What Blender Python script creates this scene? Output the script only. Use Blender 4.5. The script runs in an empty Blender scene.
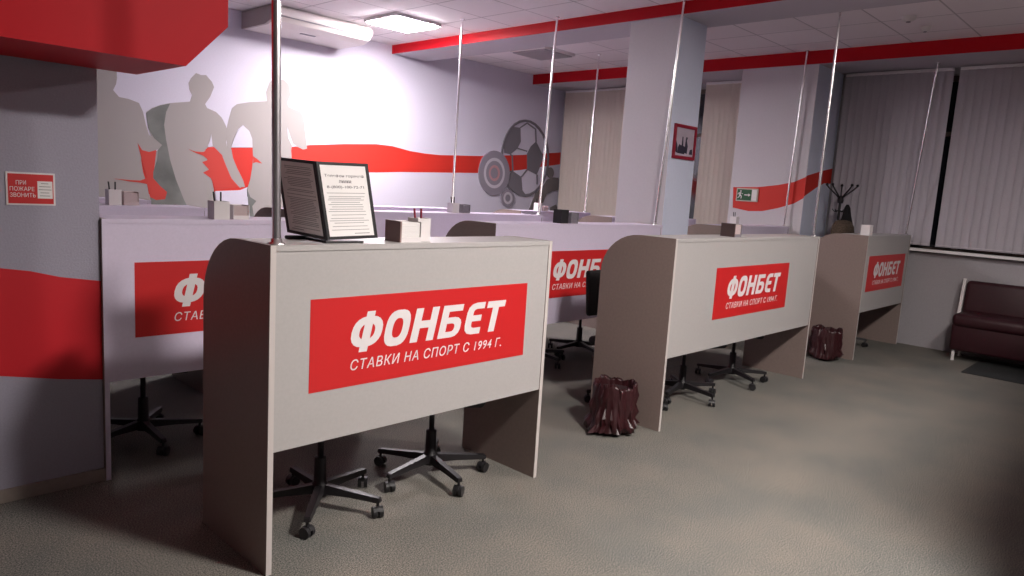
import bpy, math, random
from mathutils import Vector, Matrix
random.seed(7)
C = bpy.context.scene.collection
S = bpy.context.scene
R = math.radians

# ---------------------------------------------------------------- camera
YAW, PITCH, ROLL, FPX = 0.8094, 0.1401, 0.0624, 714.2467
fw = Vector((math.sin(YAW)*math.cos(PITCH), math.cos(YAW)*math.cos(PITCH), -math.sin(PITCH)))
rt = Vector((math.cos(YAW), -math.sin(YAW), 0)); up = rt.cross(fw)
r2 = rt*math.cos(ROLL) + up*math.sin(ROLL); u2 = up*math.cos(ROLL) - rt*math.sin(ROLL)
cam = bpy.data.cameras.new('camera'); cam.sensor_width = 36; cam.lens = 36*FPX/1024; cam.clip_start = .02
co = bpy.data.objects.new('camera', cam); C.objects.link(co)
M = Matrix((r2, u2, -fw)).transposed().to_4x4(); M.translation = Vector((0, 0, 1.5)); co.matrix_world = M
S.camera = co
# ---------------------------------------------------------------- world, exposure
w = bpy.data.worlds.new('night'); S.world = w; w.use_nodes = True
w.node_tree.nodes['Background'].inputs[0].default_value = (.02, .025, .05, 1)
w.node_tree.nodes['Background'].inputs[1].default_value = .6
S.view_settings.view_transform = 'Standard'; S.view_settings.look = 'None'
S.view_settings.gamma = 1; S.view_settings.use_curve_mapping = False
S.view_settings.exposure = 0.06
LAMP_BACK, LAMP_FRONT = 150, 360        # emission of the two lit ceiling panels
COL_BACK, COL_FRONT = (1, .93, .96), (1, .93, .88)

# ---------------------------------------------------------------- materials
def srgb(c): return tuple(((v/255)/12.92 if v/255 <= .04045 else ((v/255+.055)/1.055)**2.4) for v in c)
def mat(name, c, rough=.5, metal=0, noise=0, scale=40, bump=0, spec=.5, emit=0, coat=0):
    m = bpy.data.materials.new(name); m.use_nodes = True; nt = m.node_tree; b = nt.nodes['Principled BSDF']
    b.inputs['Roughness'].default_value = rough; b.inputs['Metallic'].default_value = metal
    b.inputs['Specular IOR Level'].default_value = spec; b.inputs['Coat Weight'].default_value = coat
    c = tuple(c)+(1,)
    b.inputs['Base Color'].default_value = c
    if emit: b.inputs['Emission Color'].default_value = c; b.inputs['Emission Strength'].default_value = emit
    if noise or bump:
        tc = nt.nodes.new('ShaderNodeTexCoord'); n = nt.nodes.new('ShaderNodeTexNoise')
        n.inputs['Scale'].default_value = scale; n.inputs['Detail'].default_value = 4
        nt.links.new(tc.outputs['Object'], n.inputs['Vector'])
        if noise:
            r = nt.nodes.new('ShaderNodeValToRGB')
            r.color_ramp.elements[0].position = .3; r.color_ramp.elements[1].position = .7
            r.color_ramp.elements[0].color = tuple(v*(1-noise) for v in c[:3])+(1,)
            r.color_ramp.elements[1].color = tuple(min(1, v*(1+noise)) for v in c[:3])+(1,)
            nt.links.new(n.outputs['Fac'], r.inputs[0]); nt.links.new(r.outputs[0], b.inputs['Base Color'])
        if bump:
            bp = nt.nodes.new('ShaderNodeBump'); bp.inputs['Strength'].default_value = bump; bp.inputs['Distance'].default_value = .01
            nt.links.new(n.outputs['Fac'], bp.inputs['Height']); nt.links.new(bp.outputs[0], b.inputs['Normal'])
    return m
def tile_mat(name, c, line, ox, oy):
    m = mat(name, c, .8); nt = m.node_tree; b = nt.nodes['Principled BSDF']
    tc = nt.nodes.new('ShaderNodeTexCoord'); mp = nt.nodes.new('ShaderNodeMapping'); br = nt.nodes.new('ShaderNodeTexBrick')
    mp.inputs['Location'].default_value = (-ox, -oy, 0)
    br.offset = 0; br.squash = 1
    br.inputs['Scale'].default_value = 1; br.inputs['Brick Width'].default_value = .6; br.inputs['Row Height'].default_value = .6
    br.inputs['Mortar Size'].default_value = .009; br.inputs['Mortar Smooth'].default_value = .3
    br.inputs['Color1'].default_value = tuple(c)+(1,); br.inputs['Color2'].default_value = tuple(v*.95 for v in c)+(1,)
    br.inputs['Mortar'].default_value = tuple(line)+(1,)
    nt.links.new(tc.outputs['Object'], mp.inputs[0]); nt.links.new(mp.outputs[0], br.inputs['Vector']); nt.links.new(br.outputs['Color'], b.inputs['Base Color'])
    return m
def carpet_mat():
    m = mat('carpet', (.1, .1, .1), .95, spec=.1); nt = m.node_tree; b = nt.nodes['Principled BSDF']
    tc = nt.nodes.new('ShaderNodeTexCoord')
    n = nt.nodes.new('ShaderNodeTexNoise'); n.inputs['Scale'].default_value = 170; n.inputs['Detail'].default_value = 6; n.inputs['Roughness'].default_value = .8
    n2 = nt.nodes.new('ShaderNodeTexNoise'); n2.inputs['Scale'].default_value = 2.2; n2.inputs['Detail'].default_value = 5
    r = nt.nodes.new('ShaderNodeValToRGB'); e = r.color_ramp.elements
    e[0].position = .43; e[0].color = (.065, .07, .07, 1); e[1].position = .59; e[1].color = (.33, .305, .275, 1)
    r2_ = nt.nodes.new('ShaderNodeValToRGB'); e = r2_.color_ramp.elements
    e[0].position = .3; e[0].color = (.80, .84, .84, 1); e[1].position = .7; e[1].color = (1.1, 1.06, 1.0, 1)
    mx = nt.nodes.new('ShaderNodeMix'); mx.data_type = 'RGBA'; mx.blend_type = 'MULTIPLY'; mx.inputs[0].default_value = 1
    bp = nt.nodes.new('ShaderNodeBump'); bp.inputs['Strength'].default_value = .15; bp.inputs['Distance'].default_value = .01
    L = nt.links.new
    L(tc.outputs['Object'], n.inputs['Vector']); L(tc.outputs['Object'], n2.inputs['Vector'])
    L(n.outputs['Fac'], r.inputs[0]); L(n2.outputs['Fac'], r2_.inputs[0])
    L(r.outputs[0], mx.inputs[6]); L(r2_.outputs[0], mx.inputs[7]); L(mx.outputs[2], b.inputs['Base Color'])
    L(n.outputs['Fac'], bp.inputs['Height']); L(bp.outputs[0], b.inputs['Normal'])
    return m
m_floor = carpet_mat()
m_wall = mat('lavender_wall_paint', (.68, .65, .75), .75, noise=.02, scale=60, bump=.06)
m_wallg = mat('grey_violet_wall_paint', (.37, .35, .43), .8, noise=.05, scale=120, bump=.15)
m_walld = mat('dark_wall_paint', (.12, .11, .12), .8, noise=.05, bump=.1)
m_wallw = mat('grey_wall_paint', (.36, .34, .36), .8, noise=.04, scale=60, bump=.1)
m_white = mat('white_trim', (.78, .75, .76), .45)
m_base = mat('beige_baseboard', (.30, .25, .22), .5, noise=.05)
m_ceil1 = tile_mat('ceiling_tiles', (.90, .85, .87), (.55, .51, .53), 4.5, 6.12)
m_ceil2 = tile_mat('ceiling_tiles_side', (.86, .79, .82), (.50, .45, .48), 6.6, 6.0)
m_beamu = mat('beam_underside_paint', (.52, .48, .53), .7)
m_red = mat('red_paint', (.50, .006, .014), .5, spec=.15)
m_redm = mat('red_wall_band', (.66, .030, .018), .6)
m_redn = mat('red_wall_band_deep', (.58, .004, .014), .6)
m_red2 = mat('red_mural_splash', (.62, .05, .035), .6)
m_redsign = mat('red_sign_vinyl', (.60, .018, .020), .42)
m_letter = mat('white_lettering', (.78, .74, .75), .45)
MUR = dict(red=m_redm, red2=m_red2, beige=mat('mural_beige', (.38, .35, .335), .75), dark=mat('mural_grey_green', (.19, .20, .185), .75, noise=.35, scale=3),
    white=m_wall, white2=mat('mural_pale', (.62, .58, .64), .75), grey=mat('mural_grey', (.20, .185, .21), .75), olive=mat('mural_olive', (.20, .18, .175), .75),
    mauve=mat('mural_mauve', (.30, .27, .32), .75), pinkw=mat('mural_pink', (.55, .30, .32), .75))
m_lam = mat('grey_laminate', (.45, .43, .425), .38, noise=.025, scale=90, spec=.45)
m_lamv = mat('lavender_laminate', (.72, .64, .80), .38, noise=.025, scale=90, spec=.45)
m_side = mat('shaded_side_laminate', (.25, .19, .172), .42, noise=.05, scale=60)  # the front laminate browned; shade of the unlit sides put into the colour
m_edge = mat('pale_edge_band', (.58, .53, .51), .4)
m_chrome = mat('chrome', (.95, .93, .95), .27, metal=1)
m_black = mat('black_plastic', (.016, .015, .017), .42)
m_blackm = mat('black_metal', (.016, .014, .016), .42, metal=.2)
m_fabric = mat('black_fabric', (.02, .018, .02), .9, noise=.3, scale=150)
m_bag = mat('burgundy_bag_film', (.034, .0055, .008), .36, spec=.6)
m_bin = mat('dark_bin_plastic', (.03, .014, .016), .5)
m_blind = mat('blind_fabric_dim', (.45, .415, .46), .8, noise=.03, scale=90)  # blind fabric on the dim side, the weaker light put into its colour
m_blindlit = mat('blind_fabric_lit', (.68, .60, .53), .8, noise=.03, scale=90)  # same blind fabric, warm lamp light put into its colour
m_glass = mat('night_window_glass', (.012, .014, .02), .08, spec=.6)
m_frame = mat('brown_window_frame', (.12, .085, .07), .5)
m_sofa = mat('burgundy_leather', (.032, .006, .010), .42, noise=.12, scale=20, bump=.1)
m_ac = mat('air_conditioner_plastic', (.72, .66, .64), .4)
m_acd = mat('air_conditioner_side', (.40, .34, .33), .5)
m_lampb = mat('lit_panel_back', COL_BACK, .5, emit=LAMP_BACK)
m_lampf = mat('lit_panel_front', COL_FRONT, .5, emit=LAMP_FRONT)
m_lampr = mat('lit_panel_right', COL_FRONT, .5, emit=160)
m_off = mat('unlit_panel', (.34, .31, .34), .4)
m_wp = mat('white_plastic', (.74, .70, .70), .4)
m_paper = mat('paper', (.84, .81, .80), .8)
m_pink = mat('pinkish_paper', (.62, .50, .50), .8)
m_ink = mat('printed_ink', (.22, .20, .21), .8)
m_greyp = mat('grey_plastic', (.22, .20, .23), .4)
m_brownp = mat('brown_plastic', (.26, .17, .16), .5)
m_pend = mat('dark_red_pen', (.22, .01, .03), .4)
m_green = mat('green_sign', (.01, .09, .03), .5)
m_cream = mat('cream_frame', (.55, .50, .42), .5)
m_frred = mat('dark_red_frame', (.30, .008, .03), .5)
m_photo = mat('photo_sky', (.50, .42, .50), .6, noise=.1, scale=8)
m_photd = mat('photo_dark', (.03, .025, .05), .6)
m_mat = mat('dark_floor_mat', (.018, .02, .021), .95, noise=.3, scale=200, bump=.4)
m_fur = mat('brown_fur', (.10, .07, .05), .95, noise=.5, scale=90, bump=1)

# ---------------------------------------------------------------- mesh helpers
class MB:
    def __init__(s): s.v = []; s.f = []; s.m = []; s.sm = []
    def add(s, vs, fs, mi=0, smooth=False):
        o = len(s.v); s.v += [tuple(v) for v in vs]
        for f in fs: s.f.append([o+i for i in f]); s.m.append(mi); s.sm.append(smooth)
    def box(s, a, b, mi=0, T=None):
        (x0, y0, z0), (x1, y1, z1) = a, b
        vs = [Vector(p) for p in ((x0,y0,z0),(x1,y0,z0),(x1,y1,z0),(x0,y1,z0),(x0,y0,z1),(x1,y0,z1),(x1,y1,z1),(x0,y1,z1))]
        if T: vs = [T @ v for v in vs]
        s.add(vs, [(0,3,2,1),(4,5,6,7),(0,1,5,4),(1,2,6,5),(2,3,7,6),(3,0,4,7)], mi)
    def rbox(s, a, b, r, mi=0, T=None, n=3):
        # box with rounded edges (superellipsoid-like corner sweep)
        (x0, y0, z0), (x1, y1, z1) = a, b; r = min(r, (x1-x0)/2.01, (y1-y0)/2.01, (z1-z0)/2.01)
        rings = []
        prof = [(R(90*i/n), 0) for i in range(n+1)]
        lev = [(z0+r-r*math.cos(t), r-r*math.sin(t)) for t, _ in prof]
        lev = lev + [(z1-r+r*math.sin(t), r-r*math.cos(t)) for t, _ in prof]
        vs = []; k = 4*(n+1)
        for z, ins in lev:
            for cx, cy, a0 in ((x1-r, y1-r, 0), (x0+r, y1-r, 90), (x0+r, y0+r, 180), (x1-r, y0+r, 270)):
                for i in range(n+1):
                    t = R(a0+90*i/n); rr = r-ins
                    vs.append(Vector((cx+rr*math.cos(t), cy+rr*math.sin(t), z)))
        if T: vs = [T @ v for v in vs]
        fs = []
        for j in range(len(lev)-1):
            for i in range(k): fs.append((j*k+i, j*k+(i+1) % k, (j+1)*k+(i+1) % k, (j+1)*k+i))
        fs.append(tuple(reversed(range(k)))); fs.append(tuple((len(lev)-1)*k+i for i in range(k)))
        s.add(vs, fs, mi, True)
    def prism(s, poly, axis, a, b, mi=0, T=None, capm=None):
        # poly in the plane normal to axis; (u,v) = (y,z) for x, (x,z) for y, (x,y) for z
        def P(u, v, t): return Vector({'x': (t, u, v), 'y': (u, t, v), 'z': (u, v, t)}[axis])
        n = len(poly); vs = [P(u, v, a) for u, v in poly]+[P(u, v, b) for u, v in poly]
        if T: vs = [T @ v for v in vs]
        s.add(vs, [(i, (i+1) % n, n+(i+1) % n, n+i) for i in range(n)], mi)
        cm = mi if capm is None else capm
        s.add(vs, [tuple(range(n)), tuple(range(n, 2*n))], cm)
    def ring(s, A, B, axis, a, b, mi=0):
        n = len(A)
        for i in range(n):
            j = (i+1) % n
            s.prism([A[i], A[j], B[j], B[i]], axis, a, b, mi)
    def tube(s, pts, r, n=12, mi=0, caps=True):
        pts = [Vector(p) for p in pts]; rs = r if isinstance(r, (list, tuple)) else [r]*len(pts)
        vs = []; prev = None
        for i, p in enumerate(pts):
            d = (pts[min(i+1, len(pts)-1)]-pts[max(i-1, 0)]).normalized()
            if prev is None: a = d.orthogonal().normalized()
            else: a = (prev - d*prev.dot(d)).normalized()
            prev = a; b = d.cross(a)
            for k in range(n):
                t = 2*math.pi*k/n; vs.append(p+(a*math.cos(t)+b*math.sin(t))*rs[i])
        fs = [(i*n+k, i*n+(k+1) % n, (i+1)*n+(k+1) % n, (i+1)*n+k) for i in range(len(pts)-1) for k in range(n)]
        s.add(vs, fs, mi, True)
        if caps: s.add(vs[:n], [tuple(reversed(range(n)))], mi); s.add(vs[-n:], [tuple(range(n))], mi)
    def lathe(s, prof, c=(0,0,0), n=24, mi=0):
        vs = [(c[0]+r*math.cos(2*math.pi*k/n), c[1]+r*math.sin(2*math.pi*k/n), c[2]+z) for r, z in prof for k in range(n)]
        s.add(vs, [(i*n+k, i*n+(k+1) % n, (i+1)*n+(k+1) % n, (i+1)*n+k) for i in range(len(prof)-1) for k in range(n)], mi, True)
        s.add(vs[:n], [tuple(reversed(range(n)))], mi); s.add(vs[-n:], [tuple(range(n))], mi)
    def build(s, name, mats, parent=None, origin=None, bevel=0):
        me = bpy.data.meshes.new(name)
        if origin is not None: vs = [tuple(Vector(v)-Vector(origin)) for v in s.v]
        else: vs = s.v
        me.from_pydata(vs, [], s.f)
        for m in (mats if isinstance(mats, (list, tuple)) else [mats]): me.materials.append(m)
        for p, mi, sm in zip(me.polygons, s.m, s.sm): p.material_index = mi; p.use_smooth = sm
        o = bpy.data.objects.new(name, me); C.objects.link(o)
        if origin is not None: o.location = origin
        if parent: o.parent = parent
        if bevel:
            b = o.modifiers.new('bevel', 'BEVEL'); b.width = bevel; b.segments = 2; b.limit_method = 'ANGLE'
        # consistent outward normals
        import bmesh
        bm = bmesh.new(); bm.from_mesh(me); bmesh.ops.recalc_face_normals(bm, faces=bm.faces); bm.to_mesh(me); bm.free()
        return o
def tag(o, label, cat, group=None):
    o['label'] = label; o['category'] = cat
    if group: o['group'] = group
    return o
def struct(o): o['kind'] = 'structure'; return o
def thing(name, label, cat, loc=(0, 0, 0), rz=0, group=None):
    o = bpy.data.objects.new(name, None); C.objects.link(o); o.empty_display_size = .1
    o.location = loc; o.rotation_euler = (0, 0, rz)
    return tag(o, label, cat, group)
def dup(root, loc, rz, label, group=None):
    r = root.copy(); C.objects.link(r); r.location = loc; r.rotation_euler = (0, 0, rz); r['label'] = label
    if group: r['group'] = group
    for ch in list(root.children):
        c = ch.copy(); C.objects.link(c); c.parent = r
        for g in list(ch.children):
            d = g.copy(); C.objects.link(d); d.parent = c
    return r
def text_obj(name, body, size, mat_, parent, T, width=None, height=None, thick=.0006, shear=0, bold=0, center=False):
    cu = bpy.data.curves.new(name, 'FONT'); cu.body = body; cu.size = 1; cu.shear = shear; cu.offset = bold
    cu.space_line = .95; cu.extrude = .5; cu.space_character = 1.12 if shear else 1
    if center: cu.align_x = 'CENTER'
    t = bpy.data.objects.new(name, cu); C.objects.link(t); bpy.context.view_layer.update()
    me = bpy.data.meshes.new_from_object(t); bpy.data.objects.remove(t)
    xs = [v.co.x for v in me.vertices]; ys = [v.co.y for v in me.vertices]
    sx = width/(max(xs)-min(xs)) if width else size; sy = height/(max(ys)-min(ys)) if height else (sx if width else size)
    x0, y0 = min(xs), min(ys)
    for v in me.vertices: v.co = T @ Vector(((v.co.x-x0)*sx, (v.co.y-y0)*sy, v.co.z*thick))
    import bmesh
    bm = bmesh.new(); bm.from_mesh(me); bmesh.ops.recalc_face_normals(bm, faces=bm.faces); bm.to_mesh(me); bm.free()
    me.materials.clear(); me.materials.append(mat_)
    # one part per word: gather the loose letters and cut where the gap is wide
    par = list(range(len(me.vertices)))
    def find(i):
        while par[i] != i: par[i] = par[par[i]]; i = par[i]
        return i
    for e in me.edges: par[find(e.vertices[0])] = find(e.vertices[1])
    Ti = T.inverted(); isl = {}
    for v in me.vertices:
        q = Ti @ v.co; x = q.x-(q.y*shear); r = find(v.index)
        lo, hi, l = isl.get(r, (9, -9, None)); isl[r] = (min(lo, x), max(hi, x), None)
    hgt = max((Ti @ v.co).y for v in me.vertices); gap = hgt*.33
    order = sorted(isl, key=lambda r: isl[r][0]); words = []; cur = -9
    for r in order:
        lo, hi, _ = isl[r]
        if not words or lo-cur > gap: words.append(set())
        words[-1].add(r); cur = max(cur, hi)
    if len(words) < 2: words = [set(order)]
    out = None
    for wset in words:
        idx = [v.index for v in me.vertices if find(v.index) in wset]; mp = {j: i for i, j in enumerate(idx)}
        fs = [[mp[i] for i in p.vertices] for p in me.polygons if p.vertices[0] in mp]
        m2 = bpy.data.meshes.new(name); m2.from_pydata([tuple(me.vertices[i].co) for i in idx], [], fs); m2.materials.append(mat_)
        out = bpy.data.objects.new(name, m2); C.objects.link(out); out.parent = parent
    bpy.data.meshes.remove(me)
    return out
# local (x, y) of a text or drawing -> wall facing -Y at depth y
def TF_y(x, y, z): return Matrix(((1,0,0,x),(0,0,1,y),(0,1,0,z),(0,0,0,1)))
def TF_x(x, y, z): return Matrix(((0,0,1,x),(-1,0,0,y),(0,1,0,z),(0,0,0,1)))   # facing -X

# traced outlines of the wall paintings, metres on their walls
MURAL=[('band','red',[(2.401,1.524),(2.821,1.664),(3.299,1.723),(4.209,1.798),(4.451,1.841),(4.925,1.893),(5.378,1.931),(5.626,1.927),(5.918,1.887),(6.172,1.873),(6.435,1.873),(7.185,1.915),(8.02,1.991),(9.101,2.12),(9.122,1.936),(8.493,1.84),(8.041,1.766),(7.611,1.711),(7.204,1.673),(6.449,1.637),(5.769,1.604),(5.393,1.576),(4.866,1.552),(4.328,1.567),(4.214,1.537),(3.609,1.283),(3.279,1.249),(2.396,1.186)]),('p1','beige',[(1.993,2.398),(2.379,2.462),(2.385,2.297),(2.376,2.239),(2.349,2.18),(2.4,2.122),(2.489,2.114),(2.58,2.088),(2.616,2.006),(2.642,1.883),(2.67,1.788),(2.726,1.754),(2.783,1.7),(2.754,1.658),(2.696,1.624),(2.64,1.6),(2.603,1.636),(2.593,1.538),(2.61,1.421),(2.646,1.304),(2.673,1.146),(2.692,1.026),(1.963,1.012)]),('p2','beige',[(2.644,2.009),(2.7,2.054),(2.776,2.093),(2.872,2.124),(3.02,2.153),(3.07,2.164),(3.091,2.232),(3.065,2.278),(3.055,2.346),(3.081,2.4),(3.131,2.457),(3.182,2.445),(3.234,2.453),(3.296,2.391),(3.318,2.343),(3.276,2.236),(3.224,2.158),(3.245,2.12),(3.34,2.09),(3.404,2.035),(3.448,1.956),(3.47,1.874),(3.449,1.788),(3.472,1.684),(3.551,1.497),(3.608,1.392),(3.62,1.306),(3.563,1.325),(3.473,1.471),(3.406,1.647),(3.32,1.724),(3.267,1.73),(3.225,1.686),(3.256,1.626),(3.236,1.53),(3.278,1.46),(3.321,1.272),(3.333,1.005),(2.672,0.995),(2.674,1.246),(2.714,1.447),(2.735,1.627),(2.783,1.7),(2.698,1.762),(2.661,1.856)]),('p3','beige',[(3.448,1.904),(3.48,2.043),(3.512,2.152),(3.567,2.2),(3.713,2.24),(3.909,2.275),(3.896,2.371),(3.919,2.438),(3.941,2.495),(4.036,2.531),(4.108,2.531),(4.171,2.485),(4.191,2.377),(4.15,2.283),(4.175,2.242),(4.314,2.208),(4.36,2.152),(4.382,2.006),(4.413,1.797),(4.362,1.782),(4.297,1.805),(4.221,1.816),(4.21,1.764),(4.226,1.595),(4.243,1.367),(4.286,1.137),(4.303,0.938),(3.704,0.933),(3.749,1.09),(3.712,1.222),(3.688,1.298),(3.722,1.398),(3.744,1.531),(3.754,1.64),(3.747,1.76),(3.74,1.846),(3.705,1.929),(3.636,1.986),(3.58,1.938),(3.537,1.838),(3.504,1.729),(3.527,1.624),(3.573,1.52),(3.642,1.394),(3.665,1.319),(3.608,1.316),(3.54,1.41),(3.472,1.599)]),('shade','dark',[(2.643,1.999),(2.7,2.049),(2.776,2.088),(2.872,2.119),(2.833,2.031),(2.813,1.901),(2.832,1.754),(2.87,1.557),(2.928,1.358),(3.008,1.156),(3.069,1.033),(2.692,1.026),(2.674,1.196),(2.695,1.396),(2.743,1.548),(2.754,1.648),(2.793,1.701),(2.717,1.763),(2.661,1.856)]),('splash','red2',[(2.562,1.701),(2.603,1.636),(2.668,1.622),(2.735,1.647),(2.724,1.547),(2.705,1.446),(2.704,1.367),(2.771,1.29),(2.838,1.232),(2.818,1.16),(2.731,1.148),(2.674,1.176),(2.646,1.304),(2.581,1.316),(2.489,1.322),(2.336,1.343),(2.489,1.336),(2.581,1.336),(2.647,1.364),(2.611,1.49),(2.584,1.605)]),('splash2','red2',[(3.049,1.682),(3.121,1.662),(3.204,1.663),(3.299,1.718),(3.341,1.695),(3.406,1.637),(3.451,1.534),(3.507,1.409),(3.597,1.316),(3.332,1.272),(3.31,1.346),(3.285,1.397),(3.204,1.45),(3.267,1.485),(3.194,1.559),(3.257,1.584),(3.204,1.627),(3.131,1.647)]),('splash3','red2',[(3.754,1.662),(3.801,1.633),(3.86,1.587),(3.789,1.599),(3.755,1.586)]),('sliver','white',[(3.251,1.724),(3.277,1.794),(3.288,1.857),(3.304,1.734)]),('sliver2','white',[(4.155,2.017),(4.194,1.92),(4.233,1.834),(4.285,1.81),(4.221,1.81),(4.17,1.896)]),('hole','white',[(3.504,1.735),(3.537,1.838),(3.581,1.927),(3.636,1.981),(3.705,1.929),(3.74,1.846),(3.745,1.755)]),('under','white',[(3.332,1.262),(3.654,1.285),(3.713,1.177),(3.762,0.967),(3.377,0.963)]),('curl','dark',[(3.688,1.298),(3.724,1.211),(3.795,1.169),(3.748,1.112),(3.774,0.967),(3.727,0.967),(3.702,1.111)]),('b1','grey',[(7.671,2.219),(7.819,2.393),(7.986,2.398),(8.013,2.193),(7.951,2.088),(7.802,1.985),(7.678,1.996),(7.654,2.092)]),('b2','grey',[(8.357,2.223),(8.533,2.031),(8.532,1.951),(8.451,1.773),(8.42,1.718),(8.193,1.781),(8.171,2.019),(8.246,2.141)]),('b3','grey',[(7.869,1.745),(8.075,1.664),(8.115,1.461),(8.209,1.385),(8.014,1.393),(7.849,1.451),(7.753,1.504),(7.781,1.662)]),('ln','grey',[(7.948,2.079),(8.164,2.051),(8.17,2.068),(7.954,2.096)]),('ln','grey',[(7.832,1.979),(7.865,1.738),(7.89,1.74),(7.856,1.981)]),('ln','grey',[(7.795,1.978),(7.838,1.958),(7.852,1.973),(7.809,1.992)]),('ln','grey',[(8.312,2.408),(8.345,2.213),(8.371,2.216),(8.338,2.411)]),('ln','grey',[(7.993,2.392),(8.135,2.475),(8.119,2.488),(7.978,2.405)]),('ln','grey',[(8.12,2.474),(8.318,2.402),(8.332,2.417),(8.134,2.489)]),('ln','grey',[(8.085,1.659),(8.204,1.777),(8.183,1.786),(8.064,1.669)]),('ln','grey',[(8.416,1.718),(8.431,1.564),(8.458,1.565),(8.443,1.719)]),('ln','grey',[(8.547,1.944),(8.626,1.97),(8.615,1.986),(8.535,1.959)]),('ln','grey',[(7.75,1.655),(7.834,1.731),(7.814,1.741),(7.73,1.665)]),('ln','grey',[(7.825,1.728),(7.878,1.731),(7.877,1.748),(7.823,1.745)]),('ln','grey',[(7.663,1.722),(7.73,1.655),(7.75,1.665),(7.683,1.732)]),('arch','olive',[(8.941,1.695),(8.789,1.696),(8.678,1.65),(8.583,1.54),(8.414,1.419),(8.34,1.261),(8.277,1.134),(8.532,1.139),(8.602,1.268),(8.678,1.423),(8.813,1.474),(8.963,1.495)]),('archhead','olive',[(8.819,1.77),(8.816,1.738),(8.802,1.709),(8.778,1.689),(8.749,1.681),(8.718,1.686),(8.691,1.703),(8.671,1.73),(8.661,1.761),(8.664,1.794),(8.678,1.822),(8.702,1.842),(8.731,1.85),(8.762,1.846),(8.789,1.829),(8.81,1.802)]),('archlow','olive',[(8.794,1.212),(8.931,1.262),(8.99,1.154),(8.8,1.15)]),('tc','mauve',[(7.554,1.693),(7.551,1.662),(7.536,1.636),(7.513,1.617),(7.484,1.61),(7.454,1.614),(7.428,1.63),(7.409,1.654),(7.401,1.684),(7.405,1.714),(7.419,1.741),(7.442,1.759),(7.471,1.767),(7.501,1.763),(7.527,1.747),(7.546,1.723)]),('sc','mauve',[(7.852,1.333),(7.848,1.309),(7.834,1.289),(7.811,1.277),(7.785,1.276),(7.761,1.286),(7.743,1.305),(7.735,1.329),(7.739,1.353),(7.753,1.373),(7.776,1.385),(7.802,1.386),(7.826,1.376),(7.844,1.357)])]
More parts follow.
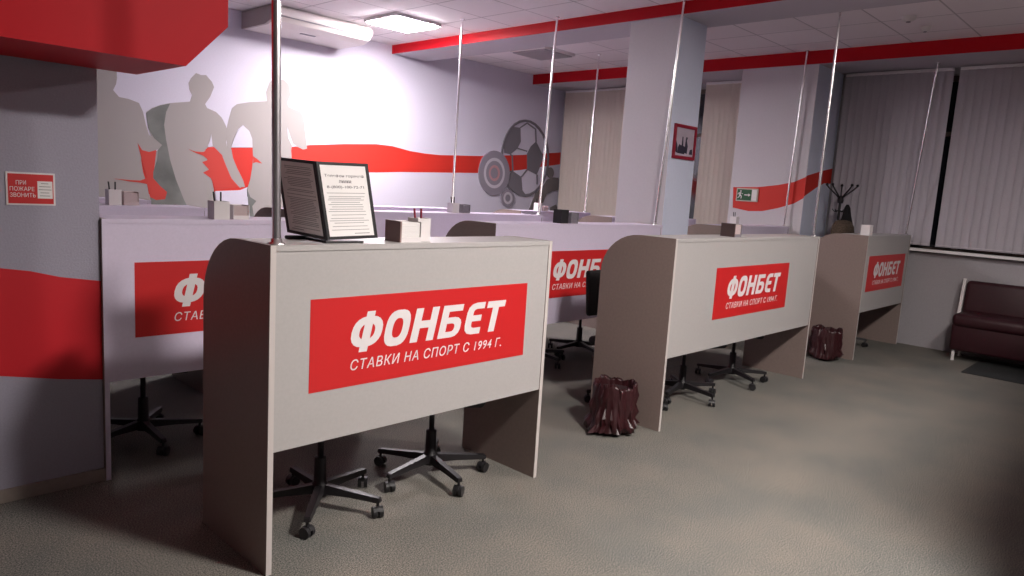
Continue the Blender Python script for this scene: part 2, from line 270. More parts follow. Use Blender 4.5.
RINGS=[('ball','grey',[(8.681,1.993),(8.68,1.858),(8.651,1.728),(8.594,1.61),(8.513,1.51),(8.414,1.434),(8.3,1.386),(8.179,1.367),(8.057,1.377),(7.941,1.417),(7.835,1.482),(7.746,1.569),(7.675,1.674),(7.628,1.792),(7.605,1.916),(7.607,2.042),(7.634,2.163),(7.685,2.274),(7.757,2.371),(7.848,2.447),(7.954,2.501),(8.07,2.527),(8.19,2.526),(8.309,2.496),(8.42,2.437),(8.518,2.353),(8.597,2.248),(8.652,2.125)],[(8.646,1.991),(8.646,1.864),(8.618,1.742),(8.565,1.631),(8.489,1.538),(8.396,1.466),(8.289,1.421),(8.176,1.402),(8.061,1.412),(7.952,1.449),(7.852,1.51),(7.768,1.592),(7.702,1.691),(7.657,1.801),(7.635,1.918),(7.637,2.037),(7.662,2.151),(7.71,2.256),(7.779,2.346),(7.865,2.418),(7.964,2.468),(8.073,2.493),(8.186,2.492),(8.298,2.463),(8.402,2.408),(8.494,2.329),(8.568,2.23),(8.62,2.115)]),('t0','mauve',[(7.804,1.707),(7.802,1.632),(7.784,1.56),(7.749,1.494),(7.702,1.439),(7.642,1.397),(7.576,1.37),(7.504,1.359),(7.432,1.365),(7.363,1.386),(7.3,1.423),(7.247,1.473),(7.205,1.532),(7.177,1.599),(7.164,1.671),(7.167,1.742),(7.184,1.811),(7.216,1.875),(7.261,1.929),(7.317,1.971),(7.381,2.0),(7.451,2.014),(7.522,2.011),(7.592,1.993),(7.657,1.958),(7.714,1.91),(7.758,1.85),(7.789,1.781)],[(7.698,1.701),(7.697,1.65),(7.684,1.602),(7.661,1.557),(7.629,1.52),(7.589,1.491),(7.544,1.472),(7.496,1.465),(7.447,1.468),(7.4,1.483),(7.357,1.508),(7.32,1.541),(7.291,1.582),(7.272,1.628),(7.263,1.676),(7.265,1.725),(7.277,1.773),(7.298,1.816),(7.329,1.853),(7.368,1.882),(7.412,1.901),(7.459,1.91),(7.508,1.908),(7.555,1.895),(7.599,1.871),(7.637,1.838),(7.667,1.797),(7.688,1.751)]),('t1','white2',[(7.697,1.701),(7.696,1.65),(7.683,1.602),(7.66,1.557),(7.628,1.52),(7.589,1.491),(7.544,1.472),(7.496,1.465),(7.447,1.468),(7.4,1.483),(7.357,1.508),(7.321,1.541),(7.292,1.582),(7.273,1.628),(7.264,1.676),(7.265,1.725),(7.277,1.773),(7.299,1.816),(7.33,1.853),(7.368,1.882),(7.412,1.901),(7.459,1.91),(7.508,1.908),(7.555,1.895),(7.599,1.871),(7.637,1.838),(7.667,1.797),(7.687,1.751)],[(7.653,1.698),(7.652,1.658),(7.642,1.619),(7.623,1.584),(7.598,1.554),(7.566,1.531),(7.53,1.516),(7.492,1.51),(7.453,1.512),(7.415,1.524),(7.381,1.544),(7.352,1.57),(7.329,1.603),(7.313,1.64),(7.306,1.679),(7.307,1.718),(7.317,1.756),(7.334,1.791),(7.359,1.82),(7.39,1.843),(7.425,1.859),(7.463,1.866),(7.502,1.864),(7.539,1.854),(7.574,1.835),(7.605,1.808),(7.628,1.775),(7.645,1.738)]),('t2','mauve',[(7.653,1.698),(7.652,1.658),(7.642,1.619),(7.623,1.584),(7.598,1.554),(7.566,1.531),(7.53,1.516),(7.492,1.51),(7.453,1.513),(7.415,1.524),(7.381,1.544),(7.352,1.571),(7.329,1.603),(7.313,1.64),(7.306,1.679),(7.307,1.718),(7.317,1.756),(7.334,1.79),(7.359,1.82),(7.39,1.843),(7.425,1.858),(7.463,1.865),(7.502,1.864),(7.54,1.853),(7.574,1.834),(7.605,1.808),(7.628,1.775),(7.645,1.738)],[(7.591,1.695),(7.59,1.669),(7.584,1.644),(7.572,1.621),(7.555,1.602),(7.535,1.587),(7.512,1.577),(7.487,1.573),(7.461,1.574),(7.437,1.582),(7.415,1.594),(7.395,1.612),(7.38,1.633),(7.37,1.657),(7.365,1.682),(7.366,1.708),(7.373,1.732),(7.384,1.755),(7.4,1.774),(7.42,1.789),(7.443,1.799),(7.468,1.804),(7.493,1.802),(7.518,1.795),(7.54,1.783),(7.56,1.766),(7.575,1.745),(7.586,1.721)]),('t3','pinkw',[(7.592,1.695),(7.591,1.669),(7.584,1.643),(7.573,1.62),(7.556,1.601),(7.535,1.586),(7.512,1.576),(7.487,1.572),(7.461,1.573),(7.437,1.581),(7.414,1.594),(7.395,1.611),(7.38,1.632),(7.37,1.656),(7.365,1.682),(7.365,1.708),(7.372,1.733),(7.383,1.755),(7.4,1.775),(7.42,1.79),(7.443,1.8),(7.468,1.805),(7.493,1.803),(7.518,1.796),(7.541,1.784),(7.56,1.766),(7.576,1.745),(7.587,1.721)],[(7.557,1.693),(7.557,1.675),(7.552,1.657),(7.544,1.641),(7.532,1.627),(7.518,1.617),(7.501,1.61),(7.484,1.607),(7.466,1.608),(7.449,1.613),(7.433,1.622),(7.42,1.634),(7.409,1.649),(7.402,1.666),(7.398,1.684),(7.399,1.702),(7.403,1.719),(7.411,1.735),(7.423,1.749),(7.437,1.76),(7.453,1.767),(7.471,1.77),(7.488,1.769),(7.506,1.764),(7.522,1.755),(7.535,1.743),(7.546,1.728),(7.554,1.711)]),('s0','mauve',[(7.937,1.336),(7.937,1.305),(7.928,1.276),(7.913,1.25),(7.892,1.227),(7.866,1.21),(7.837,1.2),(7.805,1.195),(7.773,1.198),(7.742,1.207),(7.714,1.223),(7.69,1.244),(7.671,1.269),(7.658,1.297),(7.652,1.327),(7.653,1.356),(7.661,1.385),(7.676,1.411),(7.696,1.433),(7.721,1.45),(7.75,1.461),(7.782,1.466),(7.814,1.464),(7.845,1.455),(7.874,1.44),(7.898,1.42),(7.918,1.394),(7.931,1.366)],[(7.891,1.334),(7.89,1.314),(7.885,1.294),(7.875,1.276),(7.861,1.261),(7.843,1.249),(7.823,1.242),(7.801,1.239),(7.78,1.241),(7.759,1.247),(7.739,1.257),(7.723,1.271),(7.71,1.289),(7.701,1.308),(7.697,1.328),(7.698,1.348),(7.703,1.368),(7.713,1.386),(7.727,1.401),(7.744,1.412),(7.764,1.42),(7.785,1.423),(7.807,1.422),(7.828,1.415),(7.848,1.405),(7.865,1.391),(7.878,1.374),(7.887,1.355)]),('s1','white2',[(7.891,1.334),(7.891,1.314),(7.885,1.294),(7.875,1.276),(7.861,1.261),(7.843,1.249),(7.823,1.242),(7.801,1.239),(7.78,1.241),(7.758,1.247),(7.739,1.258),(7.723,1.272),(7.71,1.289),(7.701,1.308),(7.697,1.328),(7.697,1.348),(7.703,1.368),(7.713,1.386),(7.727,1.401),(7.744,1.412),(7.764,1.42),(7.786,1.423),(7.807,1.421),(7.829,1.415),(7.848,1.405),(7.865,1.391),(7.878,1.374),(7.887,1.355)],[(7.852,1.333),(7.852,1.321),(7.848,1.309),(7.842,1.298),(7.834,1.289),(7.823,1.282),(7.811,1.278),(7.798,1.276),(7.785,1.277),(7.772,1.281),(7.761,1.287),(7.751,1.295),(7.743,1.306),(7.738,1.317),(7.735,1.329),(7.736,1.341),(7.739,1.353),(7.745,1.364),(7.753,1.373),(7.764,1.38),(7.776,1.384),(7.789,1.386),(7.802,1.385),(7.814,1.382),(7.826,1.375),(7.836,1.367),(7.844,1.357),(7.849,1.345)])]
NEAR=[(0.66,1.031),(0.767,1.014),(0.879,0.983),(1.028,0.957),(1.024,0.491),(0.868,0.519),(0.754,0.544),(0.646,0.567)]
PIER=[(4.205,1.667),(3.893,1.681),(3.652,1.715),(3.467,1.757),(3.296,1.82),(3.313,1.582),(3.438,1.512),(3.62,1.449),(3.804,1.402),(3.98,1.39),(4.185,1.419)]
PIER2=[(8.409,1.828),(8.637,1.91),(9.026,1.969),(9.089,1.779),(8.771,1.776),(8.56,1.719),(8.365,1.584)]

# ================================================================ the setting
YW, XW, ZC, ZB, ZC2 = 7.65, 8.97, 3.17, 3.065, 3.21
XL, YF = -2.2, -2.6
b = MB(); b.box((XL-.1, YF-.1, -.1), (XW+.25, YW+.1, 0)); struct(b.build('floor', m_floor))
b = MB(); b.box((XL-.1, YF-.1, ZC), (5.6, YW+.1, ZC+.1), 0); b.box((5.6, YF-.1, ZC2), (XW+.25, YW+.1, ZC2+.1), 1); struct(b.build('ceiling', [m_ceil1, m_ceil2]))
b = MB(); b.box((XL-.1, YF-.1, 0), (XW+.25, YF, ZC2)); struct(b.build('wall_front', m_walld))
b = MB(); b.box((XL-.1, YF, 0), (XL, YW, ZC)); struct(b.build('wall_left', m_walld))
# mural wall: the paint is a few thin layers on the plaster
mm = [m_wall]+[MUR[k] for k in MUR]; mk = {k: i+1 for i, k in enumerate(MUR)}
b = MB(); b.box((XL-.1, YW, 0), (XW+.25, YW+.1, ZC2))
d = .001
for n, col, pts in MURAL:
    b.prism(pts, 'y', YW-d, YW, mk[col]); d += .0005
for n, col, A, B in RINGS:
    b.ring(A, B, 'y', YW-d, YW, mk[col]); d += .0005
struct(b.build('wall_mural', mm))
# stub wall on the left with the red band
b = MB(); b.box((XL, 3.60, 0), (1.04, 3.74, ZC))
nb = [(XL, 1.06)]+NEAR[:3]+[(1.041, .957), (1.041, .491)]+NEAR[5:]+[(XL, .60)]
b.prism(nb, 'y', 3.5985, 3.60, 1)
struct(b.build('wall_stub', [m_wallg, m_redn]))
b = MB(); b.box((XL, 3.585, 0), (1.05, 3.60, .058)); struct(b.build('baseboard_left', m_base))
# window wall: low wall, piers, lintel
WIN = [(-2.0, 3.30), (4.32, 7.45)]
b = MB(); b.box((XW, YF, 0), (XW+.25, YW, 1.06)); b.box((XW, YF, 3.0), (XW+.25, YW, ZC2))
for y0, y1 in ((YF, WIN[0][0]), (WIN[0][1], WIN[1][0]), (WIN[1][1], YW)): b.box((XW, y0, 1.06), (XW+.25, y1, 3.0))
struct(b.build('wall_right', m_wallw))
for i, (y0, y1) in enumerate(WIN):
    b = MB(); t = .06; n = 4 if i == 0 else 3
    b.box((XW+.12, y0, 1.06), (XW+.18, y1, 1.06+t)); b.box((XW+.12, y0, 3.0-t), (XW+.18, y1, 3.0))
    for k in range(n+1):
        yy = y0+(y1-y0-t)*k/n; b.box((XW+.12, yy, 1.06+t), (XW+.18, yy+t, 3.0-t))
    b.box((XW+.13, y0, 2.35), (XW+.17, y1, 2.40))
    f = struct(b.build('window_%d' % (i+1), m_frame))
    g = MB(); g.box((XW+.145, y0+.01, 1.08), (XW+.155, y1-.01, 2.98)); g.build('glass', m_glass, f)
b = MB(); b.box((8.872, YF, 1.075), (XW, 3.38, 1.105)); struct(b.build('trim_1', m_white))
b = MB(); b.box((8.872, 4.22, 1.075), (XW, YW, 1.105)); struct(b.build('trim_2', m_white))
# ceiling beams
def beam(name, x0, x1, y0, ZC):
    b = MB(); b.box((x0, y0, ZB), (x1, YW, ZC), 1); b.box((x0-.004, y0, ZB-.0), (x0, YW-.0, ZC), 0)
    return struct(b.build(name, [m_red, m_beamu]))
beam('trim_3', 5.574, 6.12, YF, ZC+.04); beam('trim_4', 8.204, XW, YF, ZC2)
# free-standing pillar and the pier by the windows
m_pil = mat('pale_pillar_paint', (.62, .59, .62), .6, noise=.02, scale=50, bump=.05)
m_pilb = mat('bluish_pillar_face', (.70, .74, .90), .6, noise=.02, scale=50)
def pillar(name, x0, y0, x1, y1, extra=()):
    b = MB(); b.box((x0, y0, 0), (x1, y1, ZB), 0)
    b.v, b.f, b.m, b.sm = b.v, b.f, b.m, b.sm
    b.m[2] = 1                                           # the -Y face gets the bluer, lighter tone
    for pts, ax, t0, t1 in extra: b.prism(pts, ax, t0, t1, 2)
    return struct(b.build(name, [m_pil, m_pilb, m_redm]))
pillar('wall_pillar', 5.60, 3.52, 6.06, 4.04)
pillar('wall_pier', 8.22, 3.33, XW, 4.24, [([(max(a, 3.331), c) for a, c in PIER], 'x', 8.2185, 8.22), ([(8.2185, 1.832)]+PIER2[1:-1]+[(8.2185, 1.6)], 'y', 3.3285, 3.33)])

# ================================================================ ceiling fittings
def ceiling_panel(x, y, m, label, s=.58, z=None):
    t = thing('ceiling_light', label, 'ceiling light', (x, y, (z or ZC)-.03))
    b = MB(); h = s/2
    for a, c in (((-h, -h), (h, -h+.02)), ((-h, h-.02), (h, h)), ((-h, -h+.02), (-h+.02, h-.02)), ((h-.02, -h+.02), (h, h-.02))):
        b.box((a[0], a[1], 0), (c[0], c[1], .03))
    b.build('frame', m_white, t)
    b = MB(); b.rbox((-h+.02, -h+.02, -.014), (h-.02, h-.02, .028), .012); b.build('diffuser', m, t)
    return t
ceiling_panel(4.80, 6.42, m_lampb, 'brightly lit square ceiling panel beside the air conditioner')
ceiling_panel(6.90, 6.30, m_off, 'dark unlit square ceiling panel between the two red beams', z=ZC2)
def round_lamp(x, m, label):
    t = thing('ceiling_light', label, 'ceiling light', (x, -.15, ZC-.05))
    b = MB(); b.lathe([(.25, .05), (.265, .045), (.265, .0), (.24, .0), (.235, .02), (.235, .045)], n=32); b.build('housing', m_white, t)
    b = MB(); b.lathe([(.234, .03), (.23, .004), (.02, .0)], n=32); b.build('diffuser', m, t)
round_lamp(2.4, m_lampf, 'round ceiling lamp over the open floor before the nearest desk')
round_lamp(5.3, m_lampr, 'round ceiling lamp over the open floor before the wide front desk')
g = 'small round detectors on the ceiling'
def detector(x, y, r, label):
    t = thing('smoke_detector', label, 'smoke detector', (x, y, ZC2), 0, g)
    b = MB(); b.lathe([(r, 0), (r, -.012), (r*.9, -.03), (r*.5, -.045), (.005, -.047)]); b.build('housing', m_wp, t)
    b = MB(); b.lathe([(r*.3, -.045), (r*.3, -.052), (.002, -.053)], n=14); b.build('sensor', m_greyp, t)
detector(7.11, 2.14, .062, 'white round detector, leftmost on the ceiling by the red beam')
detector(7.56, 2.12, .045, 'small flat white detector closest to the red window-side beam')
b = MB(); b.lathe([(.016, 0), (.016, -.02), (.004, -.024)], n=12)
o = b.build('ceiling_sprinkler', m_black); o.location = (6.31, 3.02, ZC2); tag(o, 'tiny black stud on a ceiling tile right of the pillar', 'ceiling stud')

# air conditioner
t = thing('air_conditioner', 'long white air conditioner hung under the ceiling on the mural wall', 'air conditioner', (3.61, 6.95, 2.985))
Lx = 1.2
prof = [(.70, 0), (.18, 0), (.06, .03), (0, .09), (0, .15), (.03, .175), (.70, .175)]
b = MB(); b.prism(prof, 'x', .03, Lx-.03, 0); b.build('body', m_ac, t, bevel=.006)
b = MB(); b.prism(prof, 'x', 0, .03, 0); b.build('end_cap', m_acd, t, bevel=.006)
b = MB(); b.prism([(.70, .005), (.2, .005), (.09, .04), (.03, .10), (.03, .15), (.06, .17), (.70, .17)], 'x', Lx-.03, Lx, 0); b.build('end_cap', m_ac, t, bevel=.01)
b = MB()
for k in range(3): b.box((.06, .02-.022+k*.05, .072-k*.025), (Lx-.06, .035-.022+k*.05, .078-k*.025), 0)
b.build('louver', m_greyp, t)
b = MB(); b.box((.45, .25, -.006), (.62, .29, .001)); b.build('badge', m_greyp, t)

# hanging red fascia above the left wall
t = thing('hanging_fascia', 'big red boxed fascia with a cut corner hanging from the ceiling at left', 'fascia', (-1, 3.03, 1.9))
def fx(x): return x+1
poly = [(fx(XL)+.02, 0), (fx(1.20), 0), (fx(1.372), .185), (fx(1.372), ZC-1.902), (fx(XL)+.02, ZC-1.902)]
b = MB(); b.prism(poly, 'y', 0, .55, 0); b.build('casing', m_red, t, bevel=.002)

# ================================================================ desks
def superr(cx, cy, rx, ry, n=22, p=2.4):
    out = []
    for i in range(n):
        a = 2*math.pi*i/n; c, s = math.cos(a), math.sin(a)
        out.append((cx+rx*math.copysign(abs(c)**(2/p), c), cy+ry*math.copysign(abs(s)**(2/p), s)))
    return out
def word_mesh():
    # the six heavy slanted letters, height 1, drawn by hand
    b = MB(); sh = .21; th = .0006
    def P(pts): b.prism([(x+y*sh, y) for x, y in pts], 'y', 0, th)
    def RG(A, B): b.ring([(x+y*sh, y) for x, y in A], [(x+y*sh, y) for x, y in B], 'y', 0, th)
    def rect(x0, y0, x1, y1): P([(x0, y0), (x1, y0), (x1, y1), (x0, y1)])
    # Ф
    RG(superr(.45, .5, .45, .43), superr(.45, .5, .225, .22)); rect(.33, -.06, .57, .075); rect(.33, .925, .57, 1.06); rect(.33, .28, .57, .72)
    # О
    RG(superr(1.37, .5, .38, .52, p=2.8), superr(1.37, .5, .155, .28, p=2.6))
    # Н
    rect(1.87, 0, 2.11, 1); rect(2.41, 0, 2.65, 1); rect(2.11, .40, 2.41, .62)
    # Б
    rect(2.80, 0, 3.04, 1); rect(3.04, .80, 3.52, 1)
    A = [(3.04, .62), (3.30, .62), (3.42, .595), (3.52, .52), (3.56, .42), (3.56, .24), (3.52, .12), (3.42, .03), (3.28, 0), (3.04, 0)]
    B = [(3.04, .43), (3.22, .43), (3.27, .42), (3.31, .39), (3.33, .35), (3.33, .27), (3.31, .22), (3.27, .19), (3.22, .18), (3.04, .18)]
    for i in range(len(A)-1): P([A[i], A[i+1], B[i+1], B[i]])
    # Е rounded on the left
    A = [(4.35, 1), (4.02, 1), (3.86, .96), (3.76, .86), (3.72, .70), (3.72, .30), (3.76, .14), (3.86, .04), (4.02, 0), (4.35, 0)]
    B = [(4.35, .80), (4.08, .80), (4.01, .78), (3.97, .74), (3.96, .66), (3.96, .34), (3.97, .26), (4.01, .22), (4.08, .20), (4.35, .20)]
    for i in range(len(A)-1): P([A[i], A[i+1], B[i+1], B[i]])
    rect(3.96, .41, 4.30, .60)
    # Т
    rect(4.45, .79, 5.17, 1); rect(4.69, 0, 4.93, .79)
    xs = [v[0] for v in b.v]; return b, min(xs), max(xs)
WB, WX0, WX1 = word_mesh()
def word_at(parent, x, y, z, w_, h):
    b = MB(); k = w_/(WX1-WX0)
    b.v = [(x+(vx-WX0)*k, y-vy, z+vz*h) for vx, vy, vz in WB.v]; b.f = WB.f; b.m = WB.m; b.sm = WB.sm
    return b.build('lettering', m_letter, parent)
ZT, ZP, DD = 1.245, .4785, .56
def side_profile():
    p = [(0, 0), (DD, 0), (DD, .98)]
    for i in range(1, 10):
        a = R(90*i/9); p.append((.27+(DD-.27)*math.cos(a), .98+(ZT-.98)*math.sin(a)))
    return p+[(0, ZT)]
def desk(x0, x1, yf, lam, label, sign=True, side=m_side, group='booth desks with red signs'):
    W = x1-x0
    t = thing('booth_desk', label, 'desk', (x0, yf, 0), 0, group)
    for a in (0, W-.022):
        b = MB(); b.prism(side_profile(), 'x', a, a+.022, 0)
        n = len(side_profile()); b.m[n-1] = 1; b.m[n-2] = 1 if False else b.m[n-2]
        o = b.build('side_panel', [side, m_edge if lam is m_lam else m_lamv], t)
    b = MB(); b.box((.0225, .004, ZP), (W-.0225, .022, ZT-.022)); b.build('front_panel', lam, t)
    b = MB(); b.box((.0225, .0, ZT-.0215), (W-.0225, .268, ZT)); b.build('counter_top', [lam if lam is m_lam else m_lamv], t)
    b = MB(); b.box((.0225, .0225, .72), (W-.0225, .53, .742)); b.build('worktop', lam, t)
    if sign:
        sx = W/2-.592
        b = MB(); b.box((sx, .0025, .68), (sx+1.184, .004, 1.0404)); s = b.build('sign_panel', m_redsign, t)
        word_at(s, sx+.179, .0025, .822, .862, .145)
        text_obj('lettering', 'СТАВКИ НА СПОРТ С 1994 Г.', 1, m_letter, s, TF_y(sx+.181, .0022, .743), width=.842, height=.044, shear=.2, bold=.004)
    return t
desk(1.2154, 2.7258, 2.337, m_lam, 'grey booth desk nearest the viewer, carrying the black menu display')
desk(3.8996, 6.2128, 2.337, m_lam, 'wide grey booth desk in the middle of the front row, bag-lined bin at its left')
desk(7.4375, 8.855, 2.337, m_lam, 'grey booth desk at the far right end of the front row, near the sofa')
desk(1.042, 2.50, 3.575, m_lamv, 'lavender booth desk at far left, butting against the red-striped wall end')
desk(3.475, 5.585, 3.50, m_lamv, 'lavender booth desk of the second row, seen in the gap left of the wide desk')
desk(6.66, 8.205, 3.45, m_lamv, 'lavender booth desk beyond the wide front desk, in front of the exit sign pier')
desk(.30, 1.98, 4.65, m_lamv, 'pale booth desk just behind the far left lavender desk, mostly hidden')
desk(2.53, 5.26, 4.65, m_lamv, 'long lavender booth desk of the third row, its dark rounded end behind the chrome pole')
desk(6.32, 8.1, 4.6, m_lamv, 'lavender booth desk mostly hidden behind the pale pillar')
desk(3.2, 4.91, 5.5, m_lamv, 'lavender booth desk in the back row before the white mural wall', False)
desk(5.84, 7.1, 5.5, m_lamv, 'lavender booth desk in the back row below the football mural', False)
desk(.40, 1.93, 5.5, m_lamv, 'pale booth desk in the back row under the painted leftmost player', False)

# unseen block added out of frame on the right to cast the carpet shadow
t = thing('shadow_blocker', 'tall grey cabinet row added to cast the floor shadow, unseen right of the viewer', 'blocker', (2.95, -.22, 0))
b = MB(); b.box((0, .02, .08), (4.5, .42, 2.14)); b.build('body', m_greyp, t)
b = MB(); b.box((.03, .05, 0), (4.47, .40, .08)); b.build('plinth', m_black, t)
b = MB(); b.box((0, 0, 2.14), (4.5, .437, 2.17)); b.build('top_board', m_edge, t)
for k in range(6):
    b = MB(); b.box((.01+k*.748, .421, .1), (.75+k*.748, .436, 2.12)); b.build('door', m_greyp, t)

# ================================================================ poles
def pole(bx, by, tx, ty, label, r=.0115, z0=ZT, z1=ZC):
    if tx > 5.6 and z1 == ZC: z1 = ZC2
    t = thing('support_pole', label, 'pole', (bx, by, z0), 0, 'chrome poles running from desks to the ceiling')
    b = MB(); b.tube([(0, 0, .004), (tx-bx, ty-by, z1-z0-.004)], r, 16); b.build('tube', m_chrome, t)
    b = MB(); b.lathe([(r*2.0, 0), (r*2.0, .004), (r*1.35, .008), (r*1.25, .02), (r*.9, .021)], n=18); b.build('flange', m_chrome, t)
    b = MB(); b.lathe([(r*2.0, 0), (r*2.0, -.004), (r*1.35, -.008), (r*.9, -.014)], (tx-bx, ty-by, z1-z0), n=18); b.build('top_flange', m_chrome, t)
pole(1.262, 2.385, 1.228, 2.385, 'chrome pole on the nearest desk, beside the menu display', r=.0155)
pole(6.185, 2.385, 6.185, 2.385, 'chrome pole at the right end of the wide front desk')
pole(8.82, 2.385, 8.62, 2.25, 'chrome pole on the far right front desk, before the grey blinds', z1=ZB)
pole(5.52, 3.54, 5.555, 3.47, 'chrome pole just in front of the pillar corner, on the second row desk')
pole(8.165, 3.50, 8.165, 3.46, 'chrome pole crossing the red band right of the exit sign')
pole(5.235, 4.69, 5.46, 4.82, 'chrome pole passing in front of the painted football')
pole(4.87, 5.56, 5.05, 5.75, 'chrome pole left of the painted target rings')
pole(7.06, 5.56, 7.35, 5.75, 'thin chrome pole in front of the beige blinds left of the pillar')

# ================================================================ blinds
def blind(y0, y1, x, label, z0=1.14, z1=3.055, w_=.089):
    t = thing('vertical_blind', label, 'blind', (x, (y0+y1)/2, z0), 0, 'vertical fabric blinds at the windows')
    c = (y0+y1)/2
    b = MB(); b.box((-.02, y0-c, z1-z0-.03), (.02, y1-c, z1-z0)); b.build('head_rail', m_white, t)
    n = max(1, round((y1-y0)/(w_*.88))); st = (y1-y0)/n; b = MB(); rnd = random.Random(int(y0*100))
    for i in range(n):
        yc = y0-c+(i+.5)*st; a = R(-12+rnd.uniform(-4, 4)); hw = w_/2*.97
        pts = []
        for k in range(5):
            q = -hw+2*hw*k/4; bow = .007*(1-(2*k/4-1)**2)
            pts.append((q*math.sin(a)+bow*math.cos(a), yc+q*math.cos(a)-bow*math.sin(a)))
        for k in range(4):
            p, q = pts[k], pts[k+1]
            b.prism([p, q, (q[0]+.0012, q[1]), (p[0]+.0012, p[1])], 'z', 0, z1-z0-.03)
    b.build('slats', m_blindlit if 'beige' in label else m_blind, t)
    b = MB(); b.tube([(-.02, y0-c+.01, .02), (-.02, y1-c-.01, .02)], .002, 6); b.build('bottom_chain', m_white, t)
blind(5.95, 7.56, 8.9, 'beige-lit vertical blind in the far corner, left of the pillar')
blind(4.26, 5.09, 8.9, 'beige-lit vertical blind between the pillar and the exit sign pier')
blind(2.16, 3.27, 8.9, 'dim grey vertical blind behind the coat rack')
blind(-1.9, 2.095, 8.9, 'wide dim grey vertical blind above the burgundy sofa')

# ================================================================ wall signs
t = thing('fire_notice', 'red and white fire notice board on the left grey wall', 'sign', (.69, 3.60, 1.297))
b = MB(); b.box((0, -.006, 0), (.178, 0, .138)); b.build('white_border', m_letter, t)
b = MB(); b.box((.007, -.0075, .007), (.171, -.006, .131)); b.build('red_field', m_redsign, t)
b = MB(); b.box((.112, -.009, .03), (.167, -.0075, .103)); lab = b.build('paper_label', m_paper, t)
b = MB()
for k, (a, c) in enumerate(((.125, .152), (.118, .160), (.116, .163), (.122, .155), (.12, .158))): b.box((a, -.0095, .092-k*.013), (c, -.009, .0945-k*.013))
b.build('print', m_ink, lab)
for i, (s, x, w_) in enumerate((('ПРИ', .035, .036), ('ПОЖАРЕ', .013, .088), ('ЗВОНИТЬ', .013, .092))):
    text_obj('lettering', s, 1, m_letter, t, TF_y(x, -.0078, .086-i*.026), width=w_, height=.018, bold=0)
# exit sign on the pier
t = thing('exit_sign', 'green running-man exit sign on the red painted band', 'sign', (8.2185, 4.146, 1.503))
def fxp(pts): return [(-a, c) for a, c in pts]
b = MB(); b.box((-.02, -.272, 0), (0, 0, .157)); b.build('housing', m_cream, t)
b = MB(); b.box((-.022, -.195, .014), (-.02, -.012, .143)); b.build('green_field', m_green, t)
b = MB(); b.box((-.022, -.26, .014), (-.02, -.197, .143)); b.build('white_field', m_paper, t)
b = MB()
man = [[(.05, .112), (.062, .112), (.066, .122), (.060, .131), (.05, .129), (.046, .12)], [(.038, .105), (.06, .108), (.056, .075), (.04, .07)],
       [(.04, .075), (.056, .08), (.075, .062), (.070, .03), (.061, .032), (.063, .056)], [(.04, .075), (.052, .078), (.044, .05), (.024, .034), (.020, .042), (.036, .055)],
       [(.04, .105), (.046, .098), (.03, .09), (.024, .075), (.018, .08), (.024, .096)], [(.056, .108), (.06, .1), (.075, .085), (.086, .09), (.084, .096), (.074, .094)]]
for p in man: b.prism(fxp(p), 'x', -.0232, -.022)
b.build('running_figure', m_letter, t)
b = MB(); b.prism(fxp([(.105, .072), (.155, .072), (.155, .058), (.185, .078), (.155, .098), (.155, .084), (.105, .084)]), 'x', -.0232, -.022); b.build('arrow', m_letter, t)
# framed photo on the pillar
t = thing('framed_picture', 'small dark red framed picture hung on the bluish pillar side', 'picture', (5.655, 3.52, 1.848))
b = MB(); W, H = .375, .305; f = .028
for a, c in (((0, 0), (W, f)), ((0, H-f), (W, H)), ((0, f), (f, H-f)), ((W-f, f), (W, H-f))): b.box((a[0], -.018, a[1]), (c[0], 0, c[1]))
b.build('frame', m_frred, t)
b = MB(); b.box((f, -.008, f), (W-f, -.001, H-f)); b.build('print', m_photo, t)
b = MB()
for p in ([(.08, .05), (.20, .045), (.21, .11), (.17, .12), (.16, .2), (.145, .2), (.14, .12), (.10, .13), (.08, .1)], [(.20, .06), (.24, .05), (.25, .12), (.225, .17), (.24, .2), (.21, .2), (.20, .14)], [(.28, .05), (.34, .05), (.33, .1), (.29, .09)], [(.04, .06), (.08, .05), (.07, .12), (.045, .16)]):
    b.prism(p, 'y', -.0085, -.008)
b.build('print_figures', m_photd, t)

